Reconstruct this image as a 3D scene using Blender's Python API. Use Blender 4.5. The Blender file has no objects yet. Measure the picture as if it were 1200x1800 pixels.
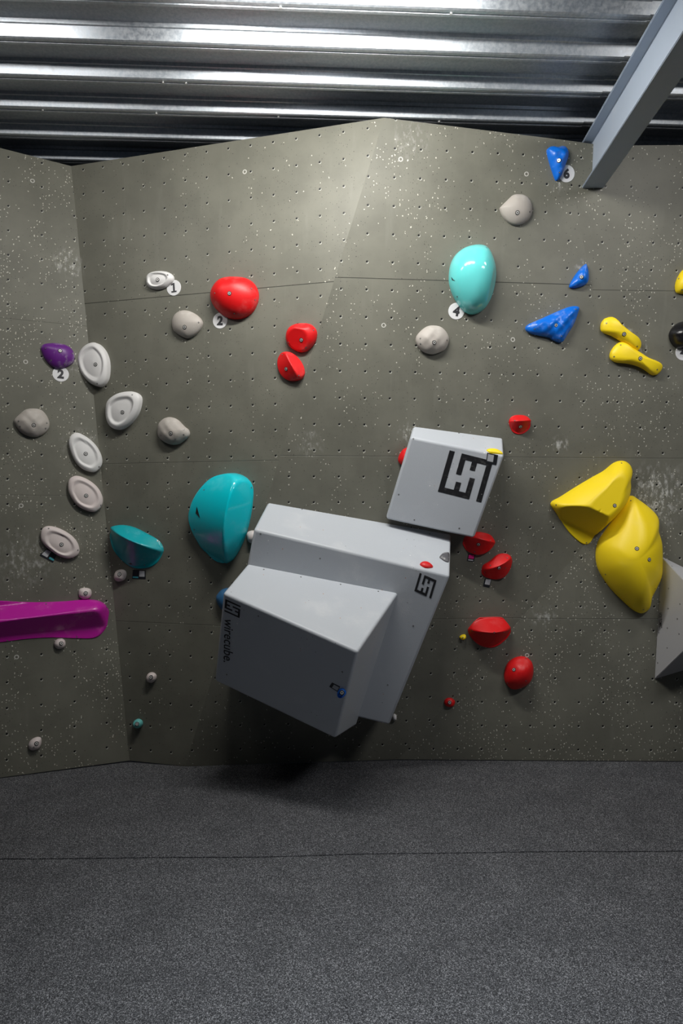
import bpy, bmesh, math, random
from mathutils import Vector, Matrix
from mathutils.bvhtree import BVHTree
random.seed(7)
S = bpy.context.scene
COL = S.collection
H = 1.55            # camera height above the carpet
EYE = Vector((0, 0, H))

# ---------------------------------------------------------------- camera, light, exposure
cam_d = bpy.data.cameras.new('camera'); cam_d.sensor_fit = 'VERTICAL'; cam_d.sensor_height = 36; cam_d.lens = 24
cam_d.clip_start = 0.05
cam = bpy.data.objects.new('camera', cam_d); COL.objects.link(cam)
cam.location = EYE; cam.rotation_euler = (math.pi/2, 0, 0); S.camera = cam
S.view_settings.view_transform = 'Standard'; S.view_settings.look = 'None'
S.view_settings.gamma = 1; S.view_settings.exposure = 0.08; S.view_settings.use_curve_mapping = False
W = bpy.data.worlds.new('daylight'); S.world = W; W.use_nodes = True
W.node_tree.nodes['Background'].inputs[0].default_value = (0.60, 0.74, 1.0, 1)
W.node_tree.nodes['Background'].inputs[1].default_value = 0.055
def area(name, loc, target, sx, sy, power, col):
    l = bpy.data.lights.new(name, 'AREA'); l.shape = 'RECTANGLE'; l.size = sx; l.size_y = sy; l.energy = power; l.color = col
    o = bpy.data.objects.new(name, l); COL.objects.link(o); o.location = loc
    o.rotation_euler = (Vector(target)-Vector(loc)).to_track_quat('-Z', 'Y').to_euler(); return o
area('tube_and_fill_light', (-0.05, 2.72, H+2.165), (0.10, 3.7, H+0.7), 1.3, 0.08, 50, (1.0, 0.98, 0.93))
area('tube_and_fill_light', (-1.9, 2.72, H+2.165), (-1.85, 3.8, H+1.3), 1.1, 0.08, 9, (1.0, 0.98, 0.94))
hl = area('hall_fill_light', (0.2, 0.5, H+2.10), (0.2, 1.1, 0.0), 1.2, 0.20, 27, (0.90, 0.96, 1.0)); hl.data.spread = math.radians(68)

ul = area('hall_fill_light', (2.5, 1.5, H+2.10), (1.7, 4.1, H-0.7), 1.2, 0.20, 12, (0.98, 0.98, 1.0)); ul.data.spread = math.radians(100)  # added fill from the right, brightens the yellow holds and lower wall
def lamp(name, loc, power, col, r):
    l = bpy.data.lights.new(name, 'POINT'); l.energy = power; l.color = col; l.shadow_soft_size = r
    o = bpy.data.objects.new(name, l); COL.objects.link(o); o.location = loc
area('tube_and_fill_light', (2.1, 2.72, H+2.165), (1.9, 3.8, H+0.6), 0.8, 0.08, 8, (1.0, 0.97, 0.93))  # added fill beyond the beam, lifts the dark right side; not a known tube
lamp('tube_side_glow', (-0.05, 2.66, H+2.12), 5.5, (0.95, 0.97, 1.0), 0.08)

# ---------------------------------------------------------------- helpers
def ray(x, y): return Vector(((x-600)/1200, 1, (900-y)/1200))
def P(x, y, D): return EYE + ray(x, y)*D
class Plane:
    def __init__(s, a, b, c):
        s.n = (b-a).cross(c-a).normalized()
        if s.n.y > 0: s.n = -s.n
        s.p = a.copy()
    def hit(s, x, y):
        r = ray(x, y); return EYE + r*((s.p-EYE).dot(s.n)/r.dot(s.n))
    def off(s, h):
        q = Plane.__new__(Plane); q.n = s.n; q.p = s.p + s.n*h; return q
def meet(a, b, c):
    M = Matrix((a.n, b.n, c.n)); return M.inverted() @ Vector((a.n.dot(a.p), b.n.dot(b.p), c.n.dot(c.p)))
def link(name, me, mats, parent=None, mw=None):
    o = bpy.data.objects.new(name, me); COL.objects.link(o)
    for m in (mats if isinstance(mats, (list, tuple)) else [mats]): me.materials.append(m)
    if mw is not None: o.matrix_world = mw
    if parent:
        o.parent = parent
        o.matrix_parent_inverse = parent.matrix_world.inverted()
    return o
def tag(o, label=None, cat=None, group=None, kind=None):
    if label: o['label'] = label
    if cat: o['category'] = cat
    if group: o['group'] = group
    if kind: o['kind'] = kind
    return o
def bm_obj(name, bm, mats, parent=None, mw=None, smooth=False):
    bmesh.ops.recalc_face_normals(bm, faces=bm.faces)
    me = bpy.data.meshes.new(name); bm.to_mesh(me); bm.free()
    if smooth:
        for p in me.polygons: p.use_smooth = True
    return link(name, me, mats, parent, mw)

# ---------------------------------------------------------------- materials
def mat(name, col, rough=0.5, metal=0.0, spec=0.5, coat=0.0):
    m = bpy.data.materials.new(name); m.use_nodes = True
    b = m.node_tree.nodes['Principled BSDF']
    b.inputs['Base Color'].default_value = (*col, 1); b.inputs['Roughness'].default_value = rough
    b.inputs['Metallic'].default_value = metal; b.inputs['Specular IOR Level'].default_value = spec
    b.inputs['Coat Weight'].default_value = coat; b.inputs['Coat Roughness'].default_value = 0.12
    return m
class NT:
    def __init__(s, m): s.t = m.node_tree; s.b = s.t.nodes['Principled BSDF']
    def n(s, typ, **kw):
        x = s.t.nodes.new(typ)
        for k, v in kw.items(): setattr(x, k, v)
        return x
    def l(s, a, b): s.t.links.new(a, b)
    def put(s, sock, v):
        if isinstance(v, bpy.types.NodeSocket): s.l(v, sock)
        else: sock.default_value = v
    def math(s, op, a, b=0.0, c=None):
        x = s.n('ShaderNodeMath', operation=op); s.put(x.inputs[0], a); s.put(x.inputs[1], b)
        if c is not None: s.put(x.inputs[2], c)
        return x.outputs[0]
    def mix(s, f, a, b, typ='MIX'):
        x = s.n('ShaderNodeMix', data_type='RGBA', blend_type=typ); s.put(x.inputs[0], f)
        s.put(x.inputs[6], a); s.put(x.inputs[7], b); return x.outputs[2]
    def noise(s, vec, scale, detail=3, rough=0.5):
        x = s.n('ShaderNodeTexNoise'); x.inputs['Scale'].default_value = scale
        x.inputs['Detail'].default_value = detail; x.inputs['Roughness'].default_value = rough
        if vec is not None: s.l(vec, x.inputs['Vector'])
        return x.outputs['Fac']
    def ramp(s, v, lo, hi, a=0.0, b=1.0):
        x = s.n('ShaderNodeMapRange', interpolation_type='SMOOTHSTEP'); s.put(x.inputs[0], v)
        x.inputs[1].default_value = lo; x.inputs[2].default_value = hi
        x.inputs[3].default_value = a; x.inputs[4].default_value = b; return x.outputs[0]
    def mapping(s, vec, scale):
        x = s.n('ShaderNodeMapping'); s.l(vec, x.inputs[0]); x.inputs['Scale'].default_value = scale; return x.outputs[0]
def textured(name, col, rough=0.5, chalk=0.15, bump=0.15, scale=9.0, metal=0.0, spec=0.5, coat=0.0, chalkcol=(0.75, 0.74, 0.72, 1), grain=220):
    m = mat(name, col, rough, metal, spec, coat); t = NT(m)
    tc = t.n('ShaderNodeTexCoord').outputs['Object']
    f = t.math('MULTIPLY', t.ramp(t.noise(tc, scale, 6, 0.62), 0.52, 0.80), chalk)
    t.l(t.mix(f, (*col, 1), chalkcol), t.b.inputs['Base Color'])
    g = t.noise(tc, grain, 2)
    bp = t.n('ShaderNodeBump'); bp.inputs['Strength'].default_value = bump; bp.inputs['Distance'].default_value = 0.002
    t.l(g, bp.inputs['Height']); t.l(bp.outputs[0], t.b.inputs['Normal'])
    t.l(t.math('MULTIPLY_ADD', f, 0.5, rough), t.b.inputs['Roughness'])
    return m

CHALK = []
def wall_mat(name, nut, off, dens, seams, tint=1.0):
    base = (0.150*tint, 0.148*tint, 0.120*tint)
    m = mat(name, base, 0.5, spec=0.35); t = NT(m)
    uv = t.n('ShaderNodeUVMap'); uv.uv_map = 'panel'; uv = uv.outputs[0]
    geo = t.n('ShaderNodeNewGeometry').outputs['Position']
    # painted ply: faint mottling and vertical wipe marks
    n1 = t.noise(uv, 3.0, 5, 0.6); n2 = t.noise(t.mapping(uv, (14, 2.0, 1)), 1.0, 4, 0.6)
    c = t.mix(t.ramp(n1, 0.3, 0.7), tuple(v*0.88 for v in base)+(1,), tuple(v*1.12 for v in base)+(1,))
    c = t.mix(t.math('MULTIPLY', t.ramp(n2, 0.55, 0.85), 0.16), c, (0.30, 0.30, 0.26, 1))
    # chalk smears at worn places
    for (p, r, k) in CHALK:
        d = t.n('ShaderNodeVectorMath', operation='DISTANCE'); t.l(geo, d.inputs[0]); d.inputs[1].default_value = p
        f = t.ramp(d.outputs['Value'], r*0.15, r, 1, 0)
        f = t.math('MULTIPLY', f, t.math('MULTIPLY', t.ramp(t.noise(t.mapping(uv, (30, 16, 1)), 1.3, 5, 0.65), 0.47, 0.68), k))
        c = t.mix(f, c, (0.62, 0.62, 0.59, 1))
    # chipped paint specks
    wob = t.n('ShaderNodeTexNoise'); wob.inputs['Scale'].default_value = 55; t.l(uv, wob.inputs['Vector'])
    wv = t.n('ShaderNodeVectorMath', operation='MULTIPLY_ADD'); t.l(wob.outputs['Color'], wv.inputs[0]); wv.inputs[1].default_value = (.016, .020, 0); t.l(uv, wv.inputs[2])
    dn = t.ramp(t.noise(t.mapping(uv, (4.5, 2.4, 1)), 1.0, 3, 0.6), 0.36, 0.66)
    for (sc, thr, prob, colr) in ((60, 0.17, dens, (0.58, 0.56, 0.48, 1)), (34, 0.11, dens*0.35, (0.62, 0.60, 0.52, 1)), (80, 0.13, 0.26, (0.03, 0.03, 0.025, 1))):
        v = t.n('ShaderNodeTexVoronoi'); v.voronoi_dimensions = '2D'; v.inputs['Scale'].default_value = sc
        t.l(t.mapping(wv.outputs[0], (1, 0.8, 1)), v.inputs['Vector'])
        sp = t.n('ShaderNodeSeparateColor'); t.l(v.outputs['Color'], sp.inputs[0])
        lim = t.math('MULTIPLY', dn, prob)
        f = t.math('MULTIPLY', t.math('LESS_THAN', sp.outputs[0], lim), t.ramp(v.outputs['Distance'], thr*0.7, thr, 1, 0))
        c = t.mix(f, c, colr)
    # joints between boards
    sx = t.n('ShaderNodeSeparateXYZ'); t.l(uv, sx.inputs[0])
    h = None
    for z, k in seams:
        f = t.math('MULTIPLY', t.ramp(t.math('ABSOLUTE', t.math('SUBTRACT', sx.outputs[1], z)), 0.0010, 0.0028, 1, 0), k)
        c = t.mix(f, c, (0.02, 0.02, 0.018, 1))
        h = f if h is None else t.math('MAXIMUM', h, f)
    # T-nut holes on a grid, the steel nut showing on the far lip of each
    fx = t.math('MULTIPLY', t.math('SUBTRACT', t.math('FRACT', t.math('DIVIDE', t.math('ADD', sx.outputs[0], off[0]), nut[0])), 0.5), nut[0])
    fy = t.math('MULTIPLY', t.math('SUBTRACT', t.math('FRACT', t.math('DIVIDE', t.math('ADD', sx.outputs[1], off[1]), nut[1])), 0.5), nut[1])
    def dist(a, b): return t.math('SQRT', t.math('ADD', t.math('POWER', t.math('ABSOLUTE', a), 2.0), t.math('POWER', t.math('ABSOLUTE', b), 2.0)))
    hole = t.ramp(dist(fx, fy), 0.0072, 0.0088, 1, 0)
    inner = t.ramp(dist(t.math('ADD', fx, 0.0022), t.math('SUBTRACT', fy, 0.0028)), 0.0064, 0.0078, 1, 0)
    c = t.mix(hole, c, (0.45, 0.45, 0.40, 1))
    c = t.mix(t.math('MULTIPLY', hole, inner), c, (0.006, 0.006, 0.006, 1))
    t.l(c, t.b.inputs['Base Color'])
    bp = t.n('ShaderNodeBump', invert=True); bp.inputs['Strength'].default_value = 0.6; bp.inputs['Distance'].default_value = 0.004
    t.l(t.math('MAXIMUM', hole, h), bp.inputs['Height'])
    b2 = t.n('ShaderNodeBump'); b2.inputs['Strength'].default_value = 0.10; b2.inputs['Distance'].default_value = 0.002
    t.l(t.noise(uv, 160, 3), b2.inputs['Height']); t.l(b2.outputs[0], bp.inputs['Normal'])
    t.l(bp.outputs[0], t.b.inputs['Normal'])
    return m

M_RED = textured('red resin', (0.72, 0.006, 0.008), 0.45, 0.10)
M_CYAN = textured('cyan gloss', (0.002, 0.60, 0.70), 0.16, 0.12, 0.02, 7, coat=0.5, chalkcol=(0.5, 0.82, 0.85, 1))
M_CYAN2 = textured('pale cyan gloss', (0.13, 0.62, 0.61), 0.14, 0.10, 0.02, 7, coat=0.6)
M_TEAL = textured('teal gloss', (0.002, 0.37, 0.42), 0.25, 0.12, 0.02, 9, coat=0.2, chalkcol=(0.4, 0.65, 0.68, 1))
M_CYANEDGE = textured('cyan matt band', (0.05, 0.50, 0.54), 0.5, 0.35, 0.1, 12)
M_WHITE = textured('white resin', (0.72, 0.71, 0.70), 0.5, 0.0, 0.12)
M_PINKW = textured('off white resin', (0.66, 0.58, 0.56), 0.5, 0.0, 0.12)
M_BEIGE = textured('beige resin', (0.42, 0.385, 0.35), 0.55, 0.25, 0.25, 14)
M_PURPLE = textured('purple resin', (0.13, 0.018, 0.22), 0.42, 0.5, 0.1, 18)
M_BLUE = textured('blue resin', (0.003, 0.15, 0.68), 0.32, 0.25, 0.2, 20)
M_BLUED = textured('dull blue resin', (0.03, 0.13, 0.28), 0.5, 0.2)
M_YEL = textured('yellow resin', (1.0, 0.74, 0.012), 0.45, 0.08, 0.10, 8, chalkcol=(0.85, 0.75, 0.45, 1))
M_BLACK = textured('black gloss resin', (0.008, 0.008, 0.010), 0.25, 0.05, 0.1)
M_MAG = textured('magenta gloss', (0.54, 0.012, 0.36), 0.22, 0.25, 0.02, 8, coat=0.3, chalkcol=(0.75, 0.25, 0.5, 1))
M_TEALS = textured('pale teal resin', (0.14, 0.50, 0.48), 0.5, 0.1)
M_DGREY = textured('speckled grey resin', (0.10, 0.10, 0.11), 0.4, 0.9, 0.2, 60)
M_VOL = textured('grey volume paint', (0.51, 0.54, 0.58), 0.42, 0.45, 0.25, 3.5, chalkcol=(0.74, 0.74, 0.74, 1))
def specks(m):
    t = NT(m); tc = t.n('ShaderNodeTexCoord').outputs['Object']
    src = t.b.inputs['Base Color'].links[0].from_socket
    g = t.ramp(t.noise(tc, 4, 2), .5, .62)
    for sc, thr, pr, col in ((55, .16, .05, (.50, .25, .14, 1)), (70, .15, .035, (.03, .03, .035, 1)), (60, .2, .04, (.8, .8, .8, 1))):
        v = t.n('ShaderNodeTexVoronoi'); v.inputs['Scale'].default_value = sc; t.l(tc, v.inputs['Vector'])
        sp = t.n('ShaderNodeSeparateColor'); t.l(v.outputs['Color'], sp.inputs[0])
        f = t.math('MULTIPLY', t.math('LESS_THAN', sp.outputs[0], t.math('MULTIPLY', g, pr)), t.math('LESS_THAN', v.outputs['Distance'], thr))
        src = t.mix(f, src, col)
    t.l(src, t.b.inputs['Base Color'])
specks(M_VOL)
M_VOLW = textured('pale grey volume paint', (0.48, 0.48, 0.49), 0.42, 0.25, 0.15, 5)
M_BOLT = mat('steel bolt', (0.60, 0.59, 0.57), 0.35, 0.35)
M_DARK = mat('dark recess', (0.02, 0.02, 0.02), 0.7)
M_INK = textured('black ink', (0.012, 0.012, 0.014), 0.5, 0.10, 0.1, 40)
M_SIGN = textured('white sign', (0.72, 0.72, 0.73), 0.4, 0.0, 0.03)
M_NUM = mat('black print', (0.03, 0.03, 0.035), 0.5)
M_TAG = mat('black tag', (0.012, 0.014, 0.018), 0.45)
M_TAGW = mat('pale print', (0.45, 0.46, 0.48), 0.5)
M_PINK = mat('pink print', (0.75, 0.01, 0.22), 0.5)
M_TEALP = mat('teal print', (0.05, 0.30, 0.36), 0.5)
M_RING = mat('pale washer', (0.50, 0.49, 0.45), 0.5)

# ---------------------------------------------------------------- climbing wall geometry
def base_d(y): return 1200*H/(y-900)
rt = P(675, 207, 3.758); rb = P(325, 1347, base_d(1347)); sb = P(700, 1335, base_d(1335)); ab = P(228, 1342, base_d(1342))
pC = Plane(rt, rb, sb); pB = Plane(rt, rb, ab)
pB = Plane(rt, rb, P(125, 292, 4.26)); at_ = pB.hit(125, 292); ab = meet(pB, Plane(Vector((0,0,0)), Vector((1,0,0)), Vector((0,1,0))), Plane(EYE, P(228, 1342, 4), P(125, 292, 4))); print('ab', ab, 900+H*1200/ab.y)
J = pC.hit(1110, 862); br = P(1200, 1338, base_d(1338)); pE = Plane(J, sb, br)
pA = Plane(at_, ab, P(0, 1367, base_d(1367)))
q = pC.hit(990, 246); pD = Plane(q, J, pE.hit(1200, 812))
jr = pD.hit(1200, 812)
CHALK += [((pD.hit(1150, 872)+Vector((0, 0, .0)))[:], .26, .75), (pC.hit(1102, 588)[:], .05, .8), (pC.hit(1128, 615)[:], .05, .8),
          (pC.hit(985, 780)[:], .07, .8), (pA.hit(120, 462)[:], .13, .5), (pC.hit(545, 780)[:], .10, .4), (pA.hit(42, 985)[:], .22, .45),
          (pC.hit(1020, 470)[:], .06, .6), (pC.hit(715, 760)[:], .07, .8), (pA.hit(140, 780)[:], .14, .4), (pC.hit(722, 245)[:], .14, .25),
          (pE.hit(955, 1085)[:], .10, .6), (pA.hit(125, 640)[:], .10, .35), (pC.hit(982, 325)[:], .06, .5), (pC.hit(270, 925)[:], .05, .4)]
WALLS = []
def panel(name, pl, pts, mtl):
    """a plywood panel 18 mm thick standing in plane pl"""
    n = pl.n; u = Vector((0, 0, 1)).cross(-n).normalized()
    if u.x < 0: u = -u
    v = n.cross(u).normalized()
    if v.z < 0: v = -v
    bm = bmesh.new(); lay = bm.loops.layers.uv.new('panel')
    f = [bm.verts.new(p) for p in pts]; b = [bm.verts.new(p - n*0.018) for p in pts]
    faces = [bm.faces.new(f), bm.faces.new(b[::-1])]
    k = len(pts)
    for i in range(k): faces.append(bm.faces.new((f[i], b[i], b[(i+1) % k], f[(i+1) % k])))
    for fc in bm.faces:
        for lp in fc.loops: lp[lay].uv = (lp.vert.co.dot(u), (lp.vert.co.z-H)/max(v.z, .5))
    o = bm_obj(name, bm, mtl); tag(o, kind='structure'); WALLS.append(o); return o
def down(p, other, pl):  # carry an edge point down to z=0
    return p
mA = wall_mat('olive wall left', (0.185, 0.150), (0.02, 0.03), 0.42, [(1.16, .25), (.10, .25)])
mB = wall_mat('olive wall centre left', (0.139, 0.150), (0.05, 0.05), 0.05, [(1.30, .8), (.30, .35), (-.68, .3)])
mC = wall_mat('olive wall centre', (0.146, 0.152), (0.03, 0.02), 0.17, [(1.335, .8), (.33, .35), (-.66, .3)])
mD = wall_mat('olive wall right', (0.150, 0.152), (0.06, 0.02), 0.26, [(1.31, .5), (.33, .4)])
mE = wall_mat('olive wall lower right', (0.150, 0.150), (0.02, 0.06), 0.45, [(-.66, .4)])
aL_t = pA.hit(-260, 190); aL_b0 = P(0, 1367, base_d(1367))
dirA = (aL_b0-ab); aL_b = ab + dirA*2.0; aL_t = at_ + (aL_b-ab)
aL_t.z = at_.z + 0.09
aL_t = meet(pA, Plane(aL_b, aL_b+Vector((0, 1, 0)), aL_b+Vector((0, 0, 1))), Plane(at_, pA.hit(0, 260), at_+Vector((0, 1, 0))))
panel('wall_left', pA, [aL_t, at_, ab, aL_b], mA)
panel('wall_back_left', pB, [at_, rt, rb, ab], mB)
w = pC.hit(1042, 252); wb = pC.hit(1042, 332)
x_ = pD.hit(1042, 300)
panel('wall_back', pC, [rt, q, J, sb, rb], mC)
brr = br + (br-sb)*0.8
jrr = J + (jr-J)*4.5
tr = pD.hit(1200, 255); trr = tr + (tr-pD.hit(1042, 253))*2.5
panel('wall_right', pD, [q, pD.hit(1042, 253), pD.hit(1044, 256), tr, trr, jrr, J], mD)
panel('wall_lower_right', pE, [J, jrr, brr, sb], mE)
# bvh of the whole climbing wall
def bvh_of(objs):
    vs, fs = [], []
    for o in objs:
        k = len(vs); mw = o.matrix_world
        vs += [mw @ v.co for v in o.data.vertices]; fs += [[i+k for i in p.vertices] for p in o.data.polygons]
    return BVHTree.FromPolygons(vs, fs)
bpy.context.view_layer.update()
BV = {'wall': bvh_of(WALLS)}
def cast(x, y, surf='wall'):
    loc, n, i, d = BV[surf].ray_cast(EYE, ray(x, y).normalized())
    if loc is None: return None, None
    if n.dot(ray(x, y)) > 0: n = -n
    return loc, n

# dark building shell behind the climbing wall
M_SHELL = textured('dark cladding', (0.05, 0.055, 0.06), 0.6, 0.1)
def box(name, lo, hi, mtl, bev=0, **kw):
    bm = bmesh.new(); bmesh.ops.create_cube(bm, size=1)
    for v in bm.verts: v.co = Vector([(lo[i]+hi[i])/2 + v.co[i]*(hi[i]-lo[i]) for i in range(3)])
    if bev: bmesh.ops.bevel(bm, geom=bm.edges[:], offset=bev, segments=3, affect='EDGES', profile=0.5)
    return tag(bm_obj(name, bm, mtl), **kw)
box('wall_rear', (-4.2, 5.35, 0), (4.2, 5.45, H+2.31), M_SHELL, kind='structure')
box('wall_side_left', (-4.3, -3.5, 0), (-4.2, 5.45, H+2.31), M_SHELL, kind='structure')
box('wall_side_right', (4.2, -3.5, 0), (4.3, 5.45, H+2.31), M_SHELL, kind='structure')

# ---------------------------------------------------------------- carpeted floor mats
def carpet():
    m = mat('grey carpet', (0.05, 0.05, 0.055), 0.95, spec=0.1); t = NT(m)
    tc = t.n('ShaderNodeTexCoord').outputs['Object']
    a = t.noise(t.mapping(tc, (1, 0.8, 1)), 260, 5, 0.85); b = t.noise(tc, 5, 4)
    v = t.n('ShaderNodeTexVoronoi'); v.inputs['Scale'].default_value = 330; t.l(tc, v.inputs['Vector'])
    sp = t.n('ShaderNodeSeparateColor'); t.l(v.outputs['Color'], sp.inputs[0])
    c = t.mix(t.ramp(a, 0.38, 0.66), (0.012, 0.012, 0.014, 1), (0.215, 0.218, 0.232, 1))
    c = t.mix(t.math('MULTIPLY', t.math('GREATER_THAN', sp.outputs[0], 0.86), 0.55), c, (0.42, 0.42, 0.44, 1))
    c = t.mix(t.math('MULTIPLY', t.math('LESS_THAN', sp.outputs[0], 0.25), 0.7), c, (0.008, 0.008, 0.009, 1))
    c = t.mix(t.ramp(b, 0.3, 0.7, 0, 0.25), c, (0.035, 0.036, 0.040, 1))
    t.l(c, t.b.inputs['Base Color'])
    bp = t.n('ShaderNodeBump'); bp.inputs['Strength'].default_value = 0.7; bp.inputs['Distance'].default_value = 0.004
    t.l(a, bp.inputs['Height']); t.l(bp.outputs[0], t.b.inputs['Normal'])
    return m
M_CARPET = carpet()
def slab(name, pts, z0, z1, mtl, r=0.012, wob=None):
    """mat with rounded top edge; pts = outline (x,y)"""
    bm = bmesh.new()
    t_ = [bm.verts.new((x, y, z1)) for x, y in pts]; b_ = [bm.verts.new((x, y, z0)) for x, y in pts]
    top = bm.faces.new(t_); bm.faces.new(b_[::-1]); k = len(pts)
    for i in range(k): bm.faces.new((t_[i], t_[(i+1) % k], b_[(i+1) % k], b_[i]))
    bmesh.ops.bevel(bm, geom=list(top.edges), offset=r, segments=3, affect='EDGES', profile=0.5)
    return tag(bm_obj(name, bm, mtl), kind='structure')
def seam(x): return 3.082 + 0.028*x + 0.006*math.sin(x*3.1)+0.003*math.sin(x*7+1)
xs = [-3+i*0.15 for i in range(41)]
slab('floor', [(x, -3.4) for x in (-3, 3)] + [(x, seam(x)-0.002) for x in xs[::-1]], -0.30, 0, M_CARPET)
back = [(brr.x, brr.y-.012), (br.x, br.y-.012), (sb.x, sb.y-.012), (rb.x, rb.y-.012), (ab.x, ab.y-.014), (aL_b.x, aL_b.y-.012)]
slab('floor.001', [(x, seam(x)+0.008) for x in xs if x > -2.9] + [(3.0, back[0][1])] + back + [(-3.0, back[-1][1])], -0.30, 0, M_CARPET, 0.010)
box('floor.002', (-4.3, -3.5, -0.4), (4.3, 5.45, -0.30), M_SHELL, kind='structure')

# ---------------------------------------------------------------- corrugated steel roof deck
def steel():
    m = mat('galvanised steel', (0.5, 0.52, 0.55), 0.42, 0.75); t = NT(m)
    tc = t.n('ShaderNodeTexCoord').outputs['Object']
    a = t.noise(tc, 60, 5, 0.7); b = t.noise(t.mapping(tc, (1.2, 12, 12)), 1.5, 4)
    c = t.mix(t.ramp(a, 0.3, 0.7), (0.38, 0.42, 0.47, 1), (0.56, 0.59, 0.62, 1))
    c = t.mix(t.ramp(b, 0.45, 0.8, 0, 0.35), c, (0.30, 0.32, 0.36, 1))
    t.l(c, t.b.inputs['Base Color']); t.l(t.ramp(a, 0.3, 0.7, 0.36, 0.52), t.b.inputs['Roughness'])
    bp = t.n('ShaderNodeBump'); bp.inputs['Strength'].default_value = 0.12; bp.inputs['Distance'].default_value = 0.002
    t.l(a, bp.inputs['Height']); t.l(bp.outputs[0], t.b.inputs['Normal']); return m
M_STEEL = steel()
HC = H+2.25; PITCH = 0.2835; d_ = 0.066
prof = [(0, 0), (.014, d_), (.040, d_), (.044, d_-.010), (.060, d_-.010), (.064, d_), (.196, d_), (.204, d_-.014), (.212, d_-.016), (.232, .004), (.240, 0), (.256, 0), (.259, .004), (.266, .004), (.269, 0)]
def deck(name, x0, x1, k0, k1, dz):
    bm = bmesh.new(); pr = []
    for k in range(k0, k1):
        for a, z in prof: pr.append((3.362 + k*PITCH + a, HC + z + dz))
    rows = []
    for x in (x0, x1):
        rows.append([bm.verts.new((x, y + 0.05*x, z)) for y, z in pr])
        rows.append([bm.verts.new((x, y + 0.05*x, z + 0.0015)) for y, z in pr])
    n = len(pr)
    for i in range(n-1):
        bm.faces.new((rows[0][i], rows[0][i+1], rows[2][i+1], rows[2][i]))
        bm.faces.new((rows[1][i], rows[3][i], rows[3][i+1], rows[1][i+1]))
    for r in (0, 2):
        for i in range(n-1): bm.faces.new((rows[r][i], rows[r+1][i], rows[r+1][i+1], rows[r][i+1]))
    return tag(bm_obj(name, bm, M_STEEL), kind='structure')
deck('ceiling', -4.3, 1.40, -24, 8, 0)
deck('ceiling.001', 1.36, 4.3, -24, 8, 0.004)
box('ceiling.002', (-4.3, -3.5, HC+.075), (4.3, 5.7, HC+.12), M_SHELL, kind='structure')
# screws fixing the deck
for (x, y) in ((92, 216), (493, 12), (793, 21), (287, 146), (275, 200), (489, 205), (772, 212), (332, 160)):
    D = 2.25*1200/(900-y); X = (x-600)/1200*D
    k = round((D - 0.05*X - 3.362 + 0.022)/PITCH); yy = 3.362 + k*PITCH - 0.024 + 0.05*X
    bm = bmesh.new(); bmesh.ops.create_cone(bm, cap_ends=True, segments=6, radius1=0.006, radius2=0.005, depth=0.006)
    tag(bm_obj('deck_screw', bm, M_BOLT, mw=Matrix.Translation((X, yy, HC-0.002))), 'small hexagonal steel screw head in a rib of the corrugated ceiling', 'screw', 'screws in the ceiling ribs')

# ---------------------------------------------------------------- painted steel beam under the deck
M_BEAM = textured('blue grey beam paint', (0.40, 0.46, 0.55), 0.40, 0.15, 0.12, 6)
def beam():
    e = pC.hit(1022, 331); D0 = e.y
    dirv = Vector((0.0458, 1, 0)).normalized(); side = Vector((dirv.y, -dirv.x, 0))
    wd = 38/1200*D0; hh = 0.262
    tf = 0.010
    # I-section drawn in (side, up) from the lower left corner
    tw = 0.012
    sec = [(0, 0), (wd, 0), (wd, tf), (wd/2+tw/2, tf), (wd/2+tw/2, hh-tf), (wd, hh-tf), (wd, hh), (0, hh), (0, hh-tf), (wd/2-tw/2, hh-tf), (wd/2-tw/2, tf), (0, tf)]
    bm = bmesh.new(); rings = []
    for L in (-5.2, 0.0):
        rings.append([bm.verts.new(e + dirv*L + side*a + Vector((0, 0, b))) for a, b in sec])
    k = len(sec)
    for i in range(k): bm.faces.new((rings[0][i], rings[0][(i+1) % k], rings[1][(i+1) % k], rings[1][i]))
    bm.faces.new(rings[0]); bm.faces.new(rings[1][::-1])
    bmesh.ops.recalc_face_normals(bm, faces=bm.faces)
    bmesh.ops.bevel(bm, geom=[ed for ed in bm.edges if abs((ed.verts[0].co-ed.verts[1].co).length) > 3], offset=0.003, segments=2, affect='EDGES')
    o = bm_obj('steel_beam', bm, M_BEAM)
    tag(o, 'pale blue-grey painted steel roof beam meeting the wall at the top right', 'beam')
    return o
beam()

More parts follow.
